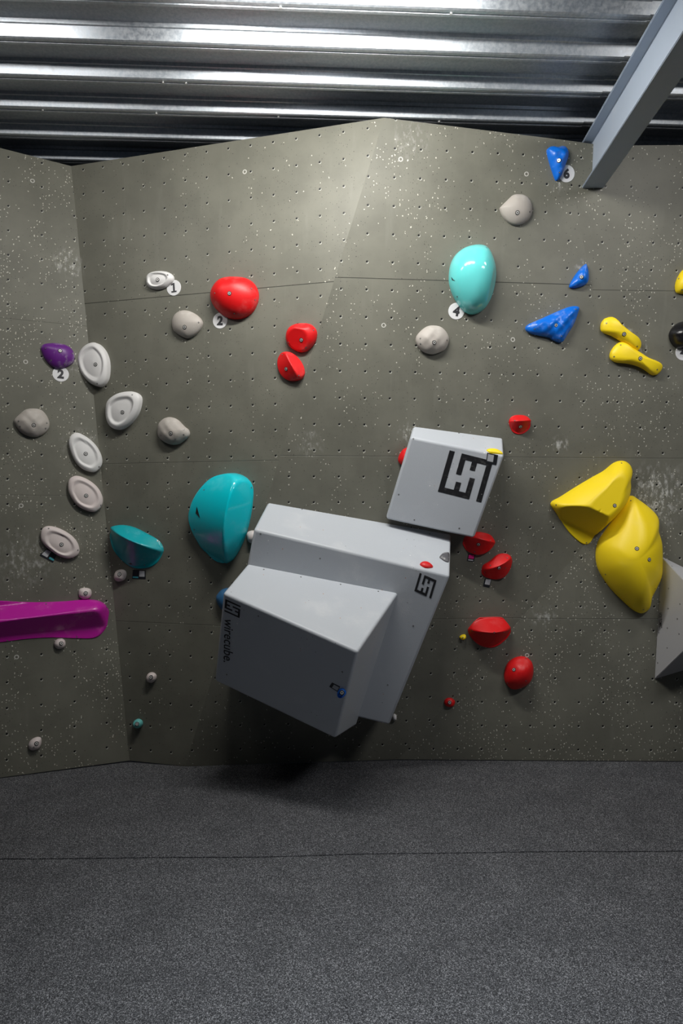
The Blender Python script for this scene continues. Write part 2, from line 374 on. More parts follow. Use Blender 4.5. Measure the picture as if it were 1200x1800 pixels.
# ---------------------------------------------------------------- volumes
def volume(name, base, btl, btr, ftl, Dftl, ftr, fbr, fbl, Dfbl, bbl, label, deep=0.03, bev=0.015, mtl=None):
    B1 = base.hit(*btl); B2 = base.hit(*btr); F1 = P(*ftl, Dftl)
    top = Plane(B1, B2, F1)
    F2 = top.hit(*ftr); F4 = P(*fbl, Dfbl); front = Plane(F1, F2, F4); F3 = front.hit(*fbr)
    B4 = base.hit(*bbl)
    right = Plane(F2, F3, B2); left = Plane(F1, F4, B1); bot = Plane(F3, F4, B4)
    bk = base.off(-deep)
    b1 = meet(bk, top, left); b2 = meet(bk, top, right); b3 = meet(bk, bot, right); b4 = meet(bk, bot, left)
    print(name, 'FTR D', round(F2.y, 3), 'FBR D', round(F3.y, 3), 'front n', [round(v, 2) for v in front.n], 'top n', [round(v, 2) for v in top.n], [tuple(round(c, 2) for c in v) for v in (b1, b2, b3, b4)])
    bm = bmesh.new()
    F = [bm.verts.new(p) for p in (F1, F2, F3, F4)]; Bk = [bm.verts.new(p) for p in (b1, b2, b3, b4)]
    bm.faces.new(F); bm.faces.new(Bk[::-1])
    for i in range(4): bm.faces.new((F[i], F[(i+1) % 4], Bk[(i+1) % 4], Bk[i]))
    bmesh.ops.recalc_face_normals(bm, faces=bm.faces)
    bmesh.ops.bevel(bm, geom=bm.edges[:], offset=bev, segments=4, affect='EDGES', profile=0.5)
    c = base.hit(*((btl[0]+btr[0]+fbr[0]+fbl[0])/4, (btl[1]+btr[1]+fbr[1]+fbl[1])/4))
    for v in bm.verts: v.co -= c
    bm.normal_update()
    o = bm_obj(name, bm, mtl or M_VOL, mw=Matrix.Translation(c))
    for p in o.data.polygons: p.use_smooth = p.area < 0.01
    tag(o, label, 'climbing volume')
    bpy.context.view_layer.update(); BV[name] = bvh_of([o]); o['_'] = 0; del o['_']
    return o, front, top, right
V = {}
V['up'], fU, tU, _ = volume('climbing_volume', pC, (726, 750), (884, 771), (721, 768), 3.88, (886, 801), (833, 947), (677, 913), 4.01, (700, 900),
                            'grey wedge volume with the largest angular black emblem, highest of the three')
BV['up'] = BV['climbing_volume']
V['mid'], fM, tM, _ = volume('climbing_volume', pC, (470, 884), (793, 940), (446, 930), 3.72, (791, 1012), (684, 1275), (395, 1205), 3.99, (440, 1190),
                             'large grey box volume behind the lowest one, small black emblem at its right')
BV['mid'] = BV['climbing_volume']
V['low'], fL, tL, rL = volume('climbing_volume', fM, (434, 992), (699, 1043), (392, 1042), 3.52, (629, 1146), (590, 1298), (377, 1196), 3.78, (385, 1185),
                              'lowest grey box volume jutting forward, dark front face lettered wirecube', deep=0.02)
BV['low'] = BV['climbing_volume']

def facet_volume():
    a = pE.hit(1162, 978); b = pE.hit(1150, 1194); cc = pE.hit(1330, 1140); dd = pE.hit(1360, 1075)
    ap = P(1262, 1085, 3.72)
    bm = bmesh.new(); k = pE.n*0.03
    vb = [bm.verts.new(p - pE.n*0.001) for p in (a, b, cc, dd)]; vt = bm.verts.new(ap)
    for i in range(4):
        j = (i+1) % 4; bm.faces.new((vb[i], vb[j], vt))
    bm.faces.new(vb[::-1])
    bmesh.ops.recalc_face_normals(bm, faces=bm.faces)
    bmesh.ops.bevel(bm, geom=bm.edges[:], offset=0.003, segments=2, affect='EDGES')
    o = bm_obj('climbing_volume', bm, M_VOLW)
    tag(o, 'pale grey pyramid volume cut by the right edge, below the big yellow holds', 'climbing volume')
    bpy.context.view_layer.update(); BV['pyr'] = bvh_of([o]); V['pyr'] = o; return o
facet_volume()

# ---------------------------------------------------------------- writing mapped on a surface
def poly_on(name, polys, mapf, surf, mtl, parent, lift=0.0012, label=None):
    """flat ink polygons (lists of 2-D points) laid on a surface through mapf -> pixel"""
    bm = bmesh.new()
    for pts in polys:
        vs = []
        for p in pts:
            loc, n = cast(*mapf(*p), surf)
            if loc is None: return None
            vs.append(bm.verts.new(loc + n*lift))
        bm.faces.new(vs)
    bmesh.ops.triangulate(bm, faces=bm.faces[:])
    inv = parent.matrix_world.inverted()
    o = bm_obj(name, bm, mtl, parent)
    if label: o['label'] = label
    return o
def affine(O, U, Vv, Z=(1, 0, 0)):
    s, ox, oy = Z
    return lambda u, v: (ox + (O[0]+u*U[0]+v*Vv[0])/s, oy + (O[1]+u*U[1]+v*Vv[1])/s)
HALF = [[(0, 0), (.12, 0), (.12, 1), (0, 1)], [(.12, 0), (.6, 0), (.6, .13), (.12, .13)], [(.6, 0), (.72, 0), (.72, .5), (.6, .5)], [(.33, .13), (.45, .13), (.45, .33), (.33, .33)]]
LOGO = HALF + [[(1-u, 1-v) for u, v in p] for p in HALF]
Z8 = (4, 660, 700); Z7 = (2.609, 360, 860); Z16 = (4.286, 360, 1030)
poly_on('emblem', LOGO, affine((437, 656), (305, 77), (83, -290), Z8), 'up', M_INK, V['up'], label='large angular black emblem')
poly_on('emblem', LOGO, affine((960, 466), (77, 35), (25, -83), Z7), 'mid', M_INK, V['mid'], label='small angular black emblem')
poly_on('emblem', LOGO, affine((155, 98), (-8, 92), (115, 52), Z16), 'low', M_INK, V['low'], label='small angular black emblem turned on its side')
def text_mesh(txt, off=0.0, shear=0.0):
    cu = bpy.data.curves.new('t', 'FONT'); cu.body = txt; cu.size = 1; cu.offset = off; cu.shear = shear; cu.resolution_u = 4
    o = bpy.data.objects.new('t', cu); COL.objects.link(o); bpy.context.view_layer.update()
    me = bpy.data.meshes.new_from_object(o.evaluated_get(bpy.context.evaluated_depsgraph_get()))
    bpy.data.objects.remove(o); bpy.data.curves.remove(cu)
    xs = [v.co.x for v in me.vertices]; ys = [v.co.y for v in me.vertices]
    return me, (min(xs), max(xs), min(ys), max(ys))
def text_on(name, txt, mapf, surf, mtl, parent, off=0.0, shear=0.0):
    """mapf takes (0..1 along, 0..1 up)"""
    me, (x0, x1, y0, y1) = text_mesh(txt, off, shear)
    inv = parent.matrix_world.inverted()
    for v in me.vertices:
        loc, n = cast(*mapf((v.co.x-x0)/(x1-x0), (v.co.y-y0)/(y1-y0)), surf)
        v.co = loc + n*0.0012
    o = link(name, me, mtl, parent); return o
text_on('lettering', 'wirecube.', affine((148, 240), (-8, 330), (70, 24), Z16), 'low', M_INK, V['low'], off=0.006)
text_on('lettering', 'VOLTOMIC', affine((1157.5, 1076), (.5, 27), (5.5, 1)), 'pyr', M_NUM, V['pyr'], off=0.01)
poly_on('emblem', [[(0, 0), (1, .3), (.2, 1)], [(.2, .4), (1.4, .9), (.6, 1)]], affine((1157, 1070), (4, 0), (0, 5)), 'pyr', M_NUM, V['pyr'])

# ---------------------------------------------------------------- bolts and screws
def disc_mesh(name, parts, mats):
    """parts: (r0, r1, z0, z1, mat index) stacked turned rings"""
    bm = bmesh.new()
    for r0, r1, z0, z1, mi, seg in parts:
        a = [bm.verts.new((r0*math.cos(i*2*math.pi/seg), r0*math.sin(i*2*math.pi/seg), z0)) for i in range(seg)]
        b = [bm.verts.new((r1*math.cos(i*2*math.pi/seg), r1*math.sin(i*2*math.pi/seg), z1)) for i in range(seg)]
        for i in range(seg): bm.faces.new((a[i], a[(i+1) % seg], b[(i+1) % seg], b[i])).material_index = mi
        bm.faces.new(b).material_index = mi
    me = bpy.data.meshes.new(name); bm.to_mesh(me); bm.free()
    for m in mats: me.materials.append(m)
    return me
BOLT = disc_mesh('bolt', [(.0130, .0120, -.004, .0010, 0, 20), (.0092, .0084, -.003, .0030, 1, 20), (.0040, .0038, -.003, .0034, 0, 6)], [M_DARK, M_BOLT])
SCREW = disc_mesh('screw', [(.0048, .0042, -.002, .0010, 0, 10), (.0026, .0018, -.002, .0018, 1, 8)], [M_DARK, M_BOLT])
def frame(loc, n, ang=0.0):
    u = Vector((0, 0, 1)).cross(n).normalized() if abs(n.z) < .95 else Vector((1, 0, 0))
    if u.x < 0: u = -u
    v = n.cross(u).normalized()
    R = Matrix((u, v, n)).transposed().to_4x4()
    return Matrix.Translation(loc) @ R @ Matrix.Rotation(ang, 4, 'Z')
def fit(parent, me, name, x, y, key):
    loc, n = cast(x, y, key)
    if loc is None: return
    o = bpy.data.objects.new(name, me); COL.objects.link(o); o.matrix_world = frame(loc, n)
    o.parent = parent; o.matrix_parent_inverse = parent.matrix_world.inverted()

for Z_, key, pts in (((4, 660, 700), 'up', [(162, 678), (272, 856), (265, 285), (585, 246), (588, 915), (745, 675)]),
                     ((2.609, 360, 860), 'mid', [(445, 92), (722, 132), (955, 627), (838, 898), (528, 318), (255, 205), (1030, 205)]),
                     ((2.609, 360, 860), 'low', [(270, 368), (440, 402), (622, 436), (795, 468), (245, 582), (630, 838), (100, 850)]),
                     ((4, 900, 780), 'pyr', [(1122, 860), (1098, 1018), (1036, 1112), (1178, 1128), (1095, 1158), (1160, 1232), (1090, 1296), (1030, 1328), (1172, 1338), (1088, 1436), (1022, 1541)])):
    for p in pts: fit(V[key], SCREW, 'screw', Z_[1]+p[0]/Z_[0], Z_[2]+p[1]/Z_[0], key)

# ---------------------------------------------------------------- climbing holds
def smooth_closed(pts, per=4):
    out = []; n = len(pts)
    for i in range(n):
        p0, p1, p2, p3 = (Vector(pts[(i+k-1) % n]) for k in range(4))
        for j in range(per):
            t = j/per
            out.append(0.5*((2*p1)+(p2-p0)*t+(2*p0-5*p1+4*p2-p3)*t*t+(3*p1-p0-3*p2+p3)*t**3))
    return out
NH = 0
def hold(Z, pts, hgt, mtl, label, cat='climbing hold', group=None, bolt=(), screws=(), apex=None, planes=(), dish=None,
         surf='wall', power=2.1, root=0.70, skirt=0.22, lumps=0.0, soft=0.006, name='climbing_hold', per=4, mark=None):
    """one moulded hold: outline (pixels of a zoom Z) on the wall, domed to hgt metres, cut by planes or dished"""
    global NH; NH += 1
    s, ox, oy = Z
    tp = lambda p: (ox+p[0]/s, oy+p[1]/s)
    px = [tp(p) for p in smooth_closed(pts, per)]
    cx = sum(p[0] for p in px)/len(px); cy = sum(p[1] for p in px)/len(px)
    c0, n0 = cast(min(max(cx, -200), 1400), cy, surf)
    pl = Plane.__new__(Plane); pl.n = n0; pl.p = c0
    MW = frame(c0, n0); inv = MW.inverted()
    loc2 = lambda p: (inv @ pl.hit(*tp(p))).to_2d()
    out = [(inv @ pl.hit(*p)).to_2d() for p in px]
    ap = loc2(apex) if apex else Vector((0, 0))
    if not apex: ap = sum(out, Vector((0, 0)))/len(out)
    R = sum((o-ap).length for o in out)/len(out)
    cuts = []
    for cu in planes:
        a, b, sl, h0 = cu[:4]; A2 = loc2(a); dr = (loc2(b)-A2).normalized()
        e_ = Vector((b[0]-a[0], b[1]-a[1])).normalized()
        L = (loc2((a[0]-e_.y*cu[4], a[1]+e_.x*cu[4]))-A2).length if len(cu) > 4 else None
        cuts.append((A2, dr, sl, h0, L))
    ds = None
    if dish:
        dc = loc2(dish[0]); ds = (dc, dish[1], dish[2])   # centre, relative size, depth
    rings = 26
    def zf(p, t):
        z = hgt*(skirt + (1-skirt)*max(0.0, 1-t**power)**root)
        for a, d, sl, h0, L in cuts:
            sa = abs((p-a).cross(d)) if hasattr(Vector((0, 0)), 'cross') else 0
            zz = h0*hgt*((1-min(1.0, sa/L)**2)**.7 if L else 1) - sl*(p-a).dot(d)
            k = soft; h_ = max(0.0, min(1.0, 0.5+0.5*(zz-z)/k)) if k > 0 else (1.0 if zz > z else 0.0)
            z = zz*(1-h_) + z*h_ - k*h_*(1-h_)*0.5
        if t < 0.995: z = max(z, 0.004)
        return z
    bm = bmesh.new(); N = len(out); prev = None
    ph = random.random()*9
    base = [bm.verts.new((p.x, p.y, -0.012)) for p in out]; prev = base
    for r in range(rings):
        t = 1 - (r/rings)**1.15
        ring = []
        for i, p in enumerate(out):
            qv = ap + (p-ap)*t
            z = zf(qv, t)
            if ds:
                dc, sz, dp = ds
                e = dc + (p-dc)*sz         # dish rim scaled from the outline about its own centre
                dd = (qv-dc).length/max((e-dc).length, 1e-5)
                # direction-correct distance: use polar lookup of outline about dc
                ang = math.atan2((qv-dc).y, (qv-dc).x)
                best = min(out, key=lambda o: abs((math.atan2((o-dc).y, (o-dc).x)-ang+math.pi) % (2*math.pi)-math.pi))
                dd = (qv-dc).length/max((best-dc).length*sz, 1e-5)
                st = max(0.0, min(1.0, (1.08-dd)/0.30)); st = st*st*(3-2*st)
                z -= dp*st*(0.55+0.45*max(0, min(1, dd)))
                z = max(z, 0.003)
            if lumps and t < .97: z += lumps*math.sin(qv.x*95+ph)*math.sin(qv.y*80+1.3*ph)*(1-t)**.5
            # slight inward lean of the flank
            if r == 0: pass
            ring.append(bm.verts.new((qv.x, qv.y, z)))
        for i in range(N): bm.faces.new((prev[i], prev[(i+1) % N], ring[(i+1) % N], ring[i]))
        prev = ring
    tip = bm.verts.new((ap.x, ap.y, sum(v.co.z for v in prev)/N))
    for i in range(N): bm.faces.new((prev[i], prev[(i+1) % N], tip))
    o = bm_obj(name, bm, mtl, mw=MW, smooth=True)
    tag(o, label, cat, group)
    if bolt or screws or mark:
        bpy.context.view_layer.update(); BV['h'] = bvh_of([o])
        for b in bolt: fit(o, BOLT, 'bolt', *tp(b), 'h')
        for b in screws: fit(o, SCREW, 'screw', *tp(b), 'h')
        if mark: poly_on('mark', [mark], lambda a, b: tp((a, b)), 'h', M_INK, o, 0.0015, 'small black angular mark')
    return o
def circle(cx, cy, rx, ry=None, n=10): return [(cx+rx*math.cos(i*2*math.pi/n), cy+(ry or rx)*math.sin(i*2*math.pi/n)) for i in range(n)]
R3 = (3, 0, 440); R4 = (3, 200, 440); R5 = (2.4, 700, 400); R6 = (2.609, 0, 820); R7 = (2.609, 360, 860); R8 = (4, 660, 700)
S1 = (4, 900, 780); S2 = (5, 760, 900); S3 = (3, 0, 1100); S5 = (6.667, 1020, 420); S6 = (6, 860, 240)
GW = 'white dish holds on the left'; GB = 'beige dome holds'; GR = 'red holds'; GY = 'yellow holds'; GBL = 'blue holds'; GF = 'small white foot holds'; GC = 'cyan holds'

hold(R4, [(175, 160), (180, 135), (205, 118), (250, 112), (290, 118), (315, 135), (318, 160), (295, 185), (270, 200), (235, 208), (200, 203), (180, 185)], .045, M_WHITE,
     'small white dished hold touching the round sign 1', group=GW, bolt=[(230, 155)], screws=[(283, 130)], dish=((238, 166), .70, 0.0165), power=3)
hold(R4, [(516, 250), (520, 215), (545, 175), (580, 150), (640, 143), (700, 150), (740, 175), (763, 220), (762, 270), (735, 325), (690, 357), (640, 365), (590, 352), (550, 320), (525, 285)], .11, M_RED,
     'large round red hold above a round sign 2', group=GR, bolt=[(609, 227)], screws=[(532, 226), (725, 202), (634, 334), (745, 262)], apex=(620, 235), skirt=.12, planes=[((640, 185), (655, 100), .9, .93)])
hold(R4, [(311, 385), (320, 350), (345, 326), (380, 319), (420, 330), (455, 355), (470, 382), (462, 410), (440, 440), (410, 460), (385, 465), (350, 450), (320, 425)], .055, M_BEIGE,
     'smooth beige dome hold below the round sign 1', group=GB, bolt=[(373, 405)], screws=[(447, 380)])
hold(R4, [(911, 475), (913, 440), (930, 410), (965, 392), (1010, 388), (1045, 395), (1068, 420), (1072, 450), (1060, 490), (1030, 525), (995, 539), (955, 528), (925, 505)], .075, M_RED,
     'upper of the two red holds beside the wall ridge, left of it', group=GR, bolt=[(988, 473)], screws=[(920, 487), (1052, 421), (1012, 513)], apex=(985, 440), planes=[((985, 425), (960, 540), .40, .95), ((985, 425), (1010, 310), .9, .95)], skirt=.15, power=2.0, root=.6, soft=.008)
hold(R4, [(866, 580), (880, 552), (905, 538), (940, 542), (975, 570), (1000, 610), (1007, 650), (990, 680), (950, 690), (915, 685), (885, 660), (868, 620)], .075, M_RED,
     'lower of the two red holds beside the wall ridge, left of it', group=GR, bolt=[(908, 626)], screws=[(888, 550), (975, 660)], apex=(950, 610), planes=[((950, 605), (885, 645), .55, .95, 110), ((950, 605), (1015, 565), 1.3, .95, 110)], skirt=.15, power=2.6, root=.55, soft=.004)
hold(R3, [(216, 515), (235, 497), (290, 492), (340, 500), (375, 520), (392, 555), (388, 590), (360, 612), (315, 625), (275, 615), (240, 580), (222, 545)], .06, M_PURPLE,
     'purple chalk-scuffed hold above a round sign 2', bolt=[(317, 530)], screws=[(240, 517), (381, 545), (270, 580), (340, 602)], apex=(310, 545))
hold(R3, [(428, 590), (432, 550), (455, 515), (490, 494), (525, 495), (560, 530), (580, 580), (583, 640), (572, 690), (540, 721), (500, 710), (465, 680), (440, 640)], .062, M_WHITE,
     'tall white dished hold right of the purple hold', group=GW, bolt=[(503, 602)], screws=[(512, 703)], dish=((517, 600), .76, 0.0150), power=4, skirt=.5)
hold(R3, [(571, 850), (580, 800), (620, 765), (670, 750), (720, 750), (749, 775), (748, 820), (730, 870), (690, 920), (640, 947), (600, 935), (577, 900)], .058, M_WHITE,
     'white dished hold leaning right, left of a beige hold', group=GW, bolt=[(645, 854)], screws=[(697, 762)], dish=((655, 855), .72, 0.0165), power=4, skirt=.5)
hold(R3, [(76, 910), (80, 890), (105, 865), (135, 842), (175, 836), (220, 845), (250, 880), (262, 920), (250, 950), (220, 975), (180, 986), (135, 975), (100, 950)], .06, M_BEIGE,
     'beige dome hold nearest the left edge, below the purple hold', group=GB, bolt=[(178, 922)], screws=[(98, 901), (105, 929), (247, 911), (240, 940)], lumps=.003)
hold(R3, [(364, 1030), (370, 985), (400, 965), (435, 975), (480, 1005), (515, 1045), (537, 1095), (535, 1135), (510, 1165), (480, 1170), (430, 1150), (390, 1105)], .05, M_WHITE,
     'white dished hold leaning left, upper of the stacked pair on the seam', group=GW, bolt=[(452, 1073)], screws=[(522, 1142)], dish=((443, 1080), .74, 0.0150), power=4, skirt=.5)
hold(R3, [(836, 950), (842, 915), (870, 888), (905, 881), (940, 895), (975, 930), (998, 950), (998, 980), (970, 1005), (945, 1022), (905, 1025), (860, 1005), (840, 980)], .06, M_BEIGE,
     'beige dome hold with a side nose above the big cyan hold', group=GB, bolt=[(900, 965)], screws=[(968, 945), (968, 973), (848, 975), (925, 995)], lumps=.003)
hold(R6, [(312, 100), (318, 60), (350, 44), (400, 60), (445, 95), (469, 140), (466, 180), (435, 208), (390, 200), (350, 175), (322, 135)], .05, M_PINKW,
     'white dished hold, lower of the stacked pair on the seam', group=GW, bolt=[(395, 134)], screws=[(462, 178)], dish=((385, 135), .74, 0.0135), power=4, skirt=.5)
hold(R6, [(187, 315), (195, 285), (225, 273), (275, 285), (330, 318), (360, 360), (360, 400), (320, 421), (270, 410), (220, 375), (193, 345)], .045, M_PINKW,
     'white dished hold with a black tag below it', group=GW, bolt=[(282, 358)], screws=[(223, 284), (357, 384)], dish=((276, 362), .72, 0.0135), power=4, skirt=.5)
hold(R6, [(503, 330), (508, 295), (530, 272), (570, 268), (620, 280), (680, 310), (730, 340), (750, 370), (748, 400), (725, 440), (690, 464), (640, 471), (600, 462), (560, 430), (520, 385)], .13, M_TEAL,
     'teal lipped hold left of the big cyan hold, black tag under it', group=GC, screws=[(722, 342), (663, 452)], apex=(625, 335), skirt=.10,
     planes=[((630, 325), (602, 400), .66, .95, 132), ((630, 325), (658, 250), 1.9, .95, 132)], soft=.003, power=5, root=.5, mark=[(588, 446), (602, 442), (606, 450)])
hold(R6, [(878, 240), (885, 190), (905, 140), (940, 90), (985, 50), (1040, 32), (1090, 32), (1135, 55), (1160, 95), (1160, 160), (1150, 230), (1130, 310), (1100, 380), (1065, 430), (1020, 448), (975, 430), (930, 380), (895, 310)], .20, M_CYAN,
     'biggest glossy cyan hold, left of the grey box volumes', group=GC, screws=[(935, 107), (1153, 97), (890, 290)], apex=(1060, 200), skirt=.08, power=2.6, root=.55,
     planes=[((1092, 220), (1190, 240), 2.0, .92, 235), ((1092, 220), (990, 200), .42, .92, 235)], soft=.004, mark=[(903, 183), (918, 238), (897, 214)])
hold(R5, [(212, 210), (218, 160), (240, 115), (280, 85), (330, 74), (370, 85), (395, 130), (407, 190), (402, 250), (385, 305), (355, 350), (310, 368), (270, 350), (235, 300), (216, 250)], .15, M_CYAN2,
     'glossy pale cyan oval hold above a round sign 4', group=GC, screws=[(248, 292), (372, 84)], apex=(315, 205), skirt=.10, power=2.0, root=.6,
     planes=[((388, 215), (430, 222), 1.8, .50, 150)], soft=.004, mark=[(223, 208), (241, 226), (227, 222)])
hold(R5, [(72, 470), (85, 445), (115, 420), (145, 414), (180, 422), (205, 450), (211, 480), (195, 515), (165, 530), (140, 535), (105, 525), (80, 500)], .06, M_BEIGE,
     'grey-beige dome hold below the round sign 4 of the cyan oval', group=GB, bolt=[(151, 485)], screws=[(92, 468), (93, 491), (205, 475)], lumps=.003)
hold(S6, [(106, 770), (120, 740), (180, 680), (240, 625), (300, 616), (360, 625), (410, 660), (443, 730), (440, 820), (400, 890), (340, 930), (270, 940), (200, 910), (140, 850)], .055, M_BEIGE,
     'smooth beige dome hold above the cyan oval, highest of its kind', group=GB, bolt=[(295, 803)], screws=[(425, 795)])
hold(S6, [(603, 140), (650, 112), (710, 120), (760, 110), (800, 125), (822, 180), (815, 240), (780, 340), (745, 430), (715, 466), (690, 460), (660, 380), (625, 270), (605, 190)], .055, M_BLUE,
     'blue heart-shaped hold at the top beside a round sign 6', group=GBL, bolt=[(732, 252)], screws=[(738, 380)], lumps=.006, apex=(720, 230), skirt=.25)
hold(R5, [(719, 250), (735, 215), (760, 180), (785, 156), (793, 165), (799, 205), (793, 235), (770, 250), (740, 256)], .045, M_BLUE,
     'small blue fin-shaped hold, smallest of the blue ones on the right', group=GBL, bolt=[(772, 209)], lumps=.004, skirt=.25)
hold(R5, [(535, 430), (545, 410), (600, 385), (660, 358), (720, 335), (757, 337), (752, 365), (735, 410), (710, 450), (685, 485), (650, 475), (635, 465), (600, 458), (555, 447)], .06, M_BLUE,
     'blue triangular hold, widest of the blue ones', group=GBL, bolt=[(665, 412)], screws=[(748, 345), (574, 428), (688, 458)], lumps=.006, apex=(665, 405), skirt=.25)
hold(S5, [(232, 1040), (240, 985), (280, 935), (340, 918), (385, 930), (425, 975), (500, 1040), (590, 1110), (665, 1165), (693, 1215), (692, 1265), (660, 1308), (600, 1290), (530, 1240), (450, 1190), (360, 1140), (280, 1110), (240, 1080)], .055, M_YEL,
     'yellow bone-shaped hold, upper of the pair', group=GY, bolt=[(510, 1115)], screws=[(305, 988), (664, 1260)], apex=(470, 1090), power=3.2, skirt=.3)
hold(S5, [(340, 1390), (345, 1330), (390, 1260), (450, 1213), (510, 1220), (590, 1275), (680, 1330), (780, 1395), (880, 1435), (930, 1465), (945, 1500), (925, 1550), (880, 1592), (835, 1596), (790, 1570), (720, 1520), (620, 1480), (520, 1460), (420, 1450), (365, 1425)], .055, M_YEL,
     'yellow bone-shaped hold, lower of the pair', group=GY, bolt=[(700, 1400)], screws=[(393, 1380), (470, 1243), (898, 1532)], apex=(620, 1390), power=3.2, skirt=.3)
hold(S5, [(1105, 570), (1115, 500), (1150, 420), (1200, 360), (1260, 340), (1310, 420), (1300, 560), (1240, 640), (1180, 645), (1120, 628)], .06, M_YEL,
     'yellow hold cut by the right edge, above the black hold', group=GY, screws=[(1150, 465), (1188, 596)])
hold(S5, [(1033, 1150), (1045, 1080), (1100, 1010), (1180, 970), (1270, 975), (1340, 1040), (1350, 1150), (1300, 1240), (1220, 1285), (1130, 1285), (1070, 1240)], .09, M_BLACK,
     'glossy black round hold cut by the right edge', skirt=.1, power=2)
hold(R8, [(936, 175), (945, 140), (975, 120), (1040, 120), (1075, 140), (1088, 175), (1080, 215), (1040, 248), (1000, 254), (960, 235)], .06, M_RED,
     'small red lipped hold, right above the highest grey volume', group=GR, bolt=[(1018, 200)], screws=[(978, 158)], planes=[((1010, 158), (1010, 250), .75, .95, 85), ((1010, 158), (1010, 100), 1.6, .95, 85)], skirt=.15, power=3.5, root=.5, apex=(1012, 175))
hold(R8, [(157, 430), (170, 390), (200, 355), (250, 345), (275, 400), (250, 455), (190, 468), (165, 455)], .06, M_RED,
     'red hold mostly hidden behind the left side of the highest grey volume', group=GR)
hold(S2, [(262, 270), (290, 210), (380, 175), (460, 183), (510, 205), (538, 255), (525, 300), (480, 345), (420, 370), (360, 368), (300, 340), (270, 300)], .085, M_RED,
     'red lipped hold under the lower right corner of the highest volume', group=GR, bolt=[(403, 285)], screws=[(507, 253), (370, 350)], apex=(420, 240), planes=[((420, 225), (385, 340), .6, .95, 150), ((420, 225), (450, 130), 1.6, .95, 150)], skirt=.15, power=3.5, root=.5)
hold(S2, [(428, 520), (440, 470), (500, 430), (560, 380), (610, 364), (665, 372), (692, 410), (690, 450), (660, 520), (610, 575), (540, 590), (470, 578), (435, 550)], .085, M_RED,
     'red slanting hold with a pale squared black tag below', group=GR, bolt=[(585, 492)], screws=[(655, 404), (508, 470), (460, 527), (640, 493)], apex=(575, 450), planes=[((565, 440), (610, 540), .6, .95, 145), ((565, 440), (520, 340), 1.5, .95, 145)], skirt=.15, power=3.5, root=.5)
hold(S2, [(307, 1045), (340, 990), (400, 930), (450, 923), (600, 922), (640, 955), (685, 1020), (688, 1055), (660, 1105), (600, 1160), (540, 1190), (470, 1192), (400, 1165), (340, 1110)], .12, M_RED,
     'wide red half-moon hold with a bright flat top, above the lowest red ones', group=GR, screws=[(348, 1043), (541, 1060), (627, 1056), (672, 1046)], apex=(500, 1010), planes=[((500, 1008), (500, 1190), .90, .96, 195), ((500, 1008), (500, 900), 1.9, .96, 195)], skirt=.12, soft=.002, power=5, root=.5)
hold(S2, [(235, 1098), (255, 1080), (285, 1076), (292, 1100), (270, 1120), (250, 1118)], .028, M_YEL, 'tiny yellow foot hold left of the red half-moon hold', group=GY, screws=[(266, 1103)])
hold(S2, [(632, 1400), (650, 1340), (700, 1290), (770, 1268), (830, 1280), (870, 1320), (882, 1390), (865, 1470), (820, 1520), (750, 1550), (690, 1550), (640, 1500), (628, 1450)], .10, M_RED,
     'round red hold, lowest of the large red ones', group=GR, bolt=[(715, 1386)], screws=[(818, 1288), (656, 1504), (820, 1485)], apex=(750, 1380), skirt=.12, planes=[((725, 1350), (640, 1290), 1.1, .93)], power=2, root=.75, soft=.012)
hold(S2, [(100, 1668), (120, 1637), (160, 1633), (195, 1660), (185, 1700), (150, 1712), (115, 1700)], .03, M_RED, 'tiny round red foot hold near the floor, lowest of the red ones', group=GR, bolt=[(150, 1675)])
hold(S1, [(268, 418), (340, 370), (450, 300), (560, 235), (640, 190), (710, 135), (770, 119), (815, 140), (837, 185), (825, 250), (825, 320), (800, 400), (740, 480), (660, 560), (590, 630), (545, 700), (510, 712), (470, 695), (400, 630), (350, 560), (310, 490)], .17, M_YEL,
     'big yellow winged hold, upper left of the two large yellow ones', group=GY, bolt=[(720, 435)], screws=[(308, 431), (768, 136), (522, 697)], apex=(530, 455), skirt=.06, power=2.2, root=.75,
     planes=[((500, 440), (600, 250), .18, .90), ((500, 440), (400, 640), 1.15, .90), ((600, 590), (690, 690), 1.0, .78)], soft=.012)
hold(S1, [(830, 365), (880, 390), (960, 450), (1015, 510), (1022, 560), (1020, 610), (1045, 700), (1048, 850), (1040, 940), (1000, 1030), (970, 1090), (955, 1160), (905, 1190), (850, 1170), (780, 1110), (700, 1030), (640, 950), (598, 870), (585, 780), (600, 690), (650, 610), (720, 510), (780, 410)], .19, M_YEL,
     'big yellow pear-shaped hold, lower right of the two large yellow ones', group=GY, bolt=[(963, 815), (876, 737)], screws=[(833, 400), (655, 919), (922, 1167), (1005, 1020)], apex=(800, 790), skirt=.06, power=2.0, root=.75,
     planes=[((800, 660), (700, 520), .55, .90)], soft=.03)
hold(R6, [(-260, 628), (-120, 618), (0, 614), (140, 622), (280, 618), (380, 610), (440, 612), (480, 630), (500, 665), (500, 715), (480, 760), (440, 788), (360, 790), (250, 786), (130, 792), (0, 808), (-120, 812), (-260, 812), (-300, 720)], .13, M_MAG,
     'long magenta bar hold entering from the left edge', bolt=(), screws=[(211, 630), (352, 781), (34, 798), (490, 645)], apex=(100, 695), skirt=.10, power=5, root=.6,
     planes=[((200, 680), (206, 790), .85, .72), ((200, 680), (192, 600), 1.0, .72), ((445, 690), (510, 695), 1.4, .72)], soft=.012)
hold(R6, [(527, 500), (535, 480), (555, 472), (575, 478), (580, 498), (570, 520), (545, 527), (530, 518)], .035, M_PINKW, 'small white foot hold below the teal lipped hold', group=GF, bolt=[(547, 494)])
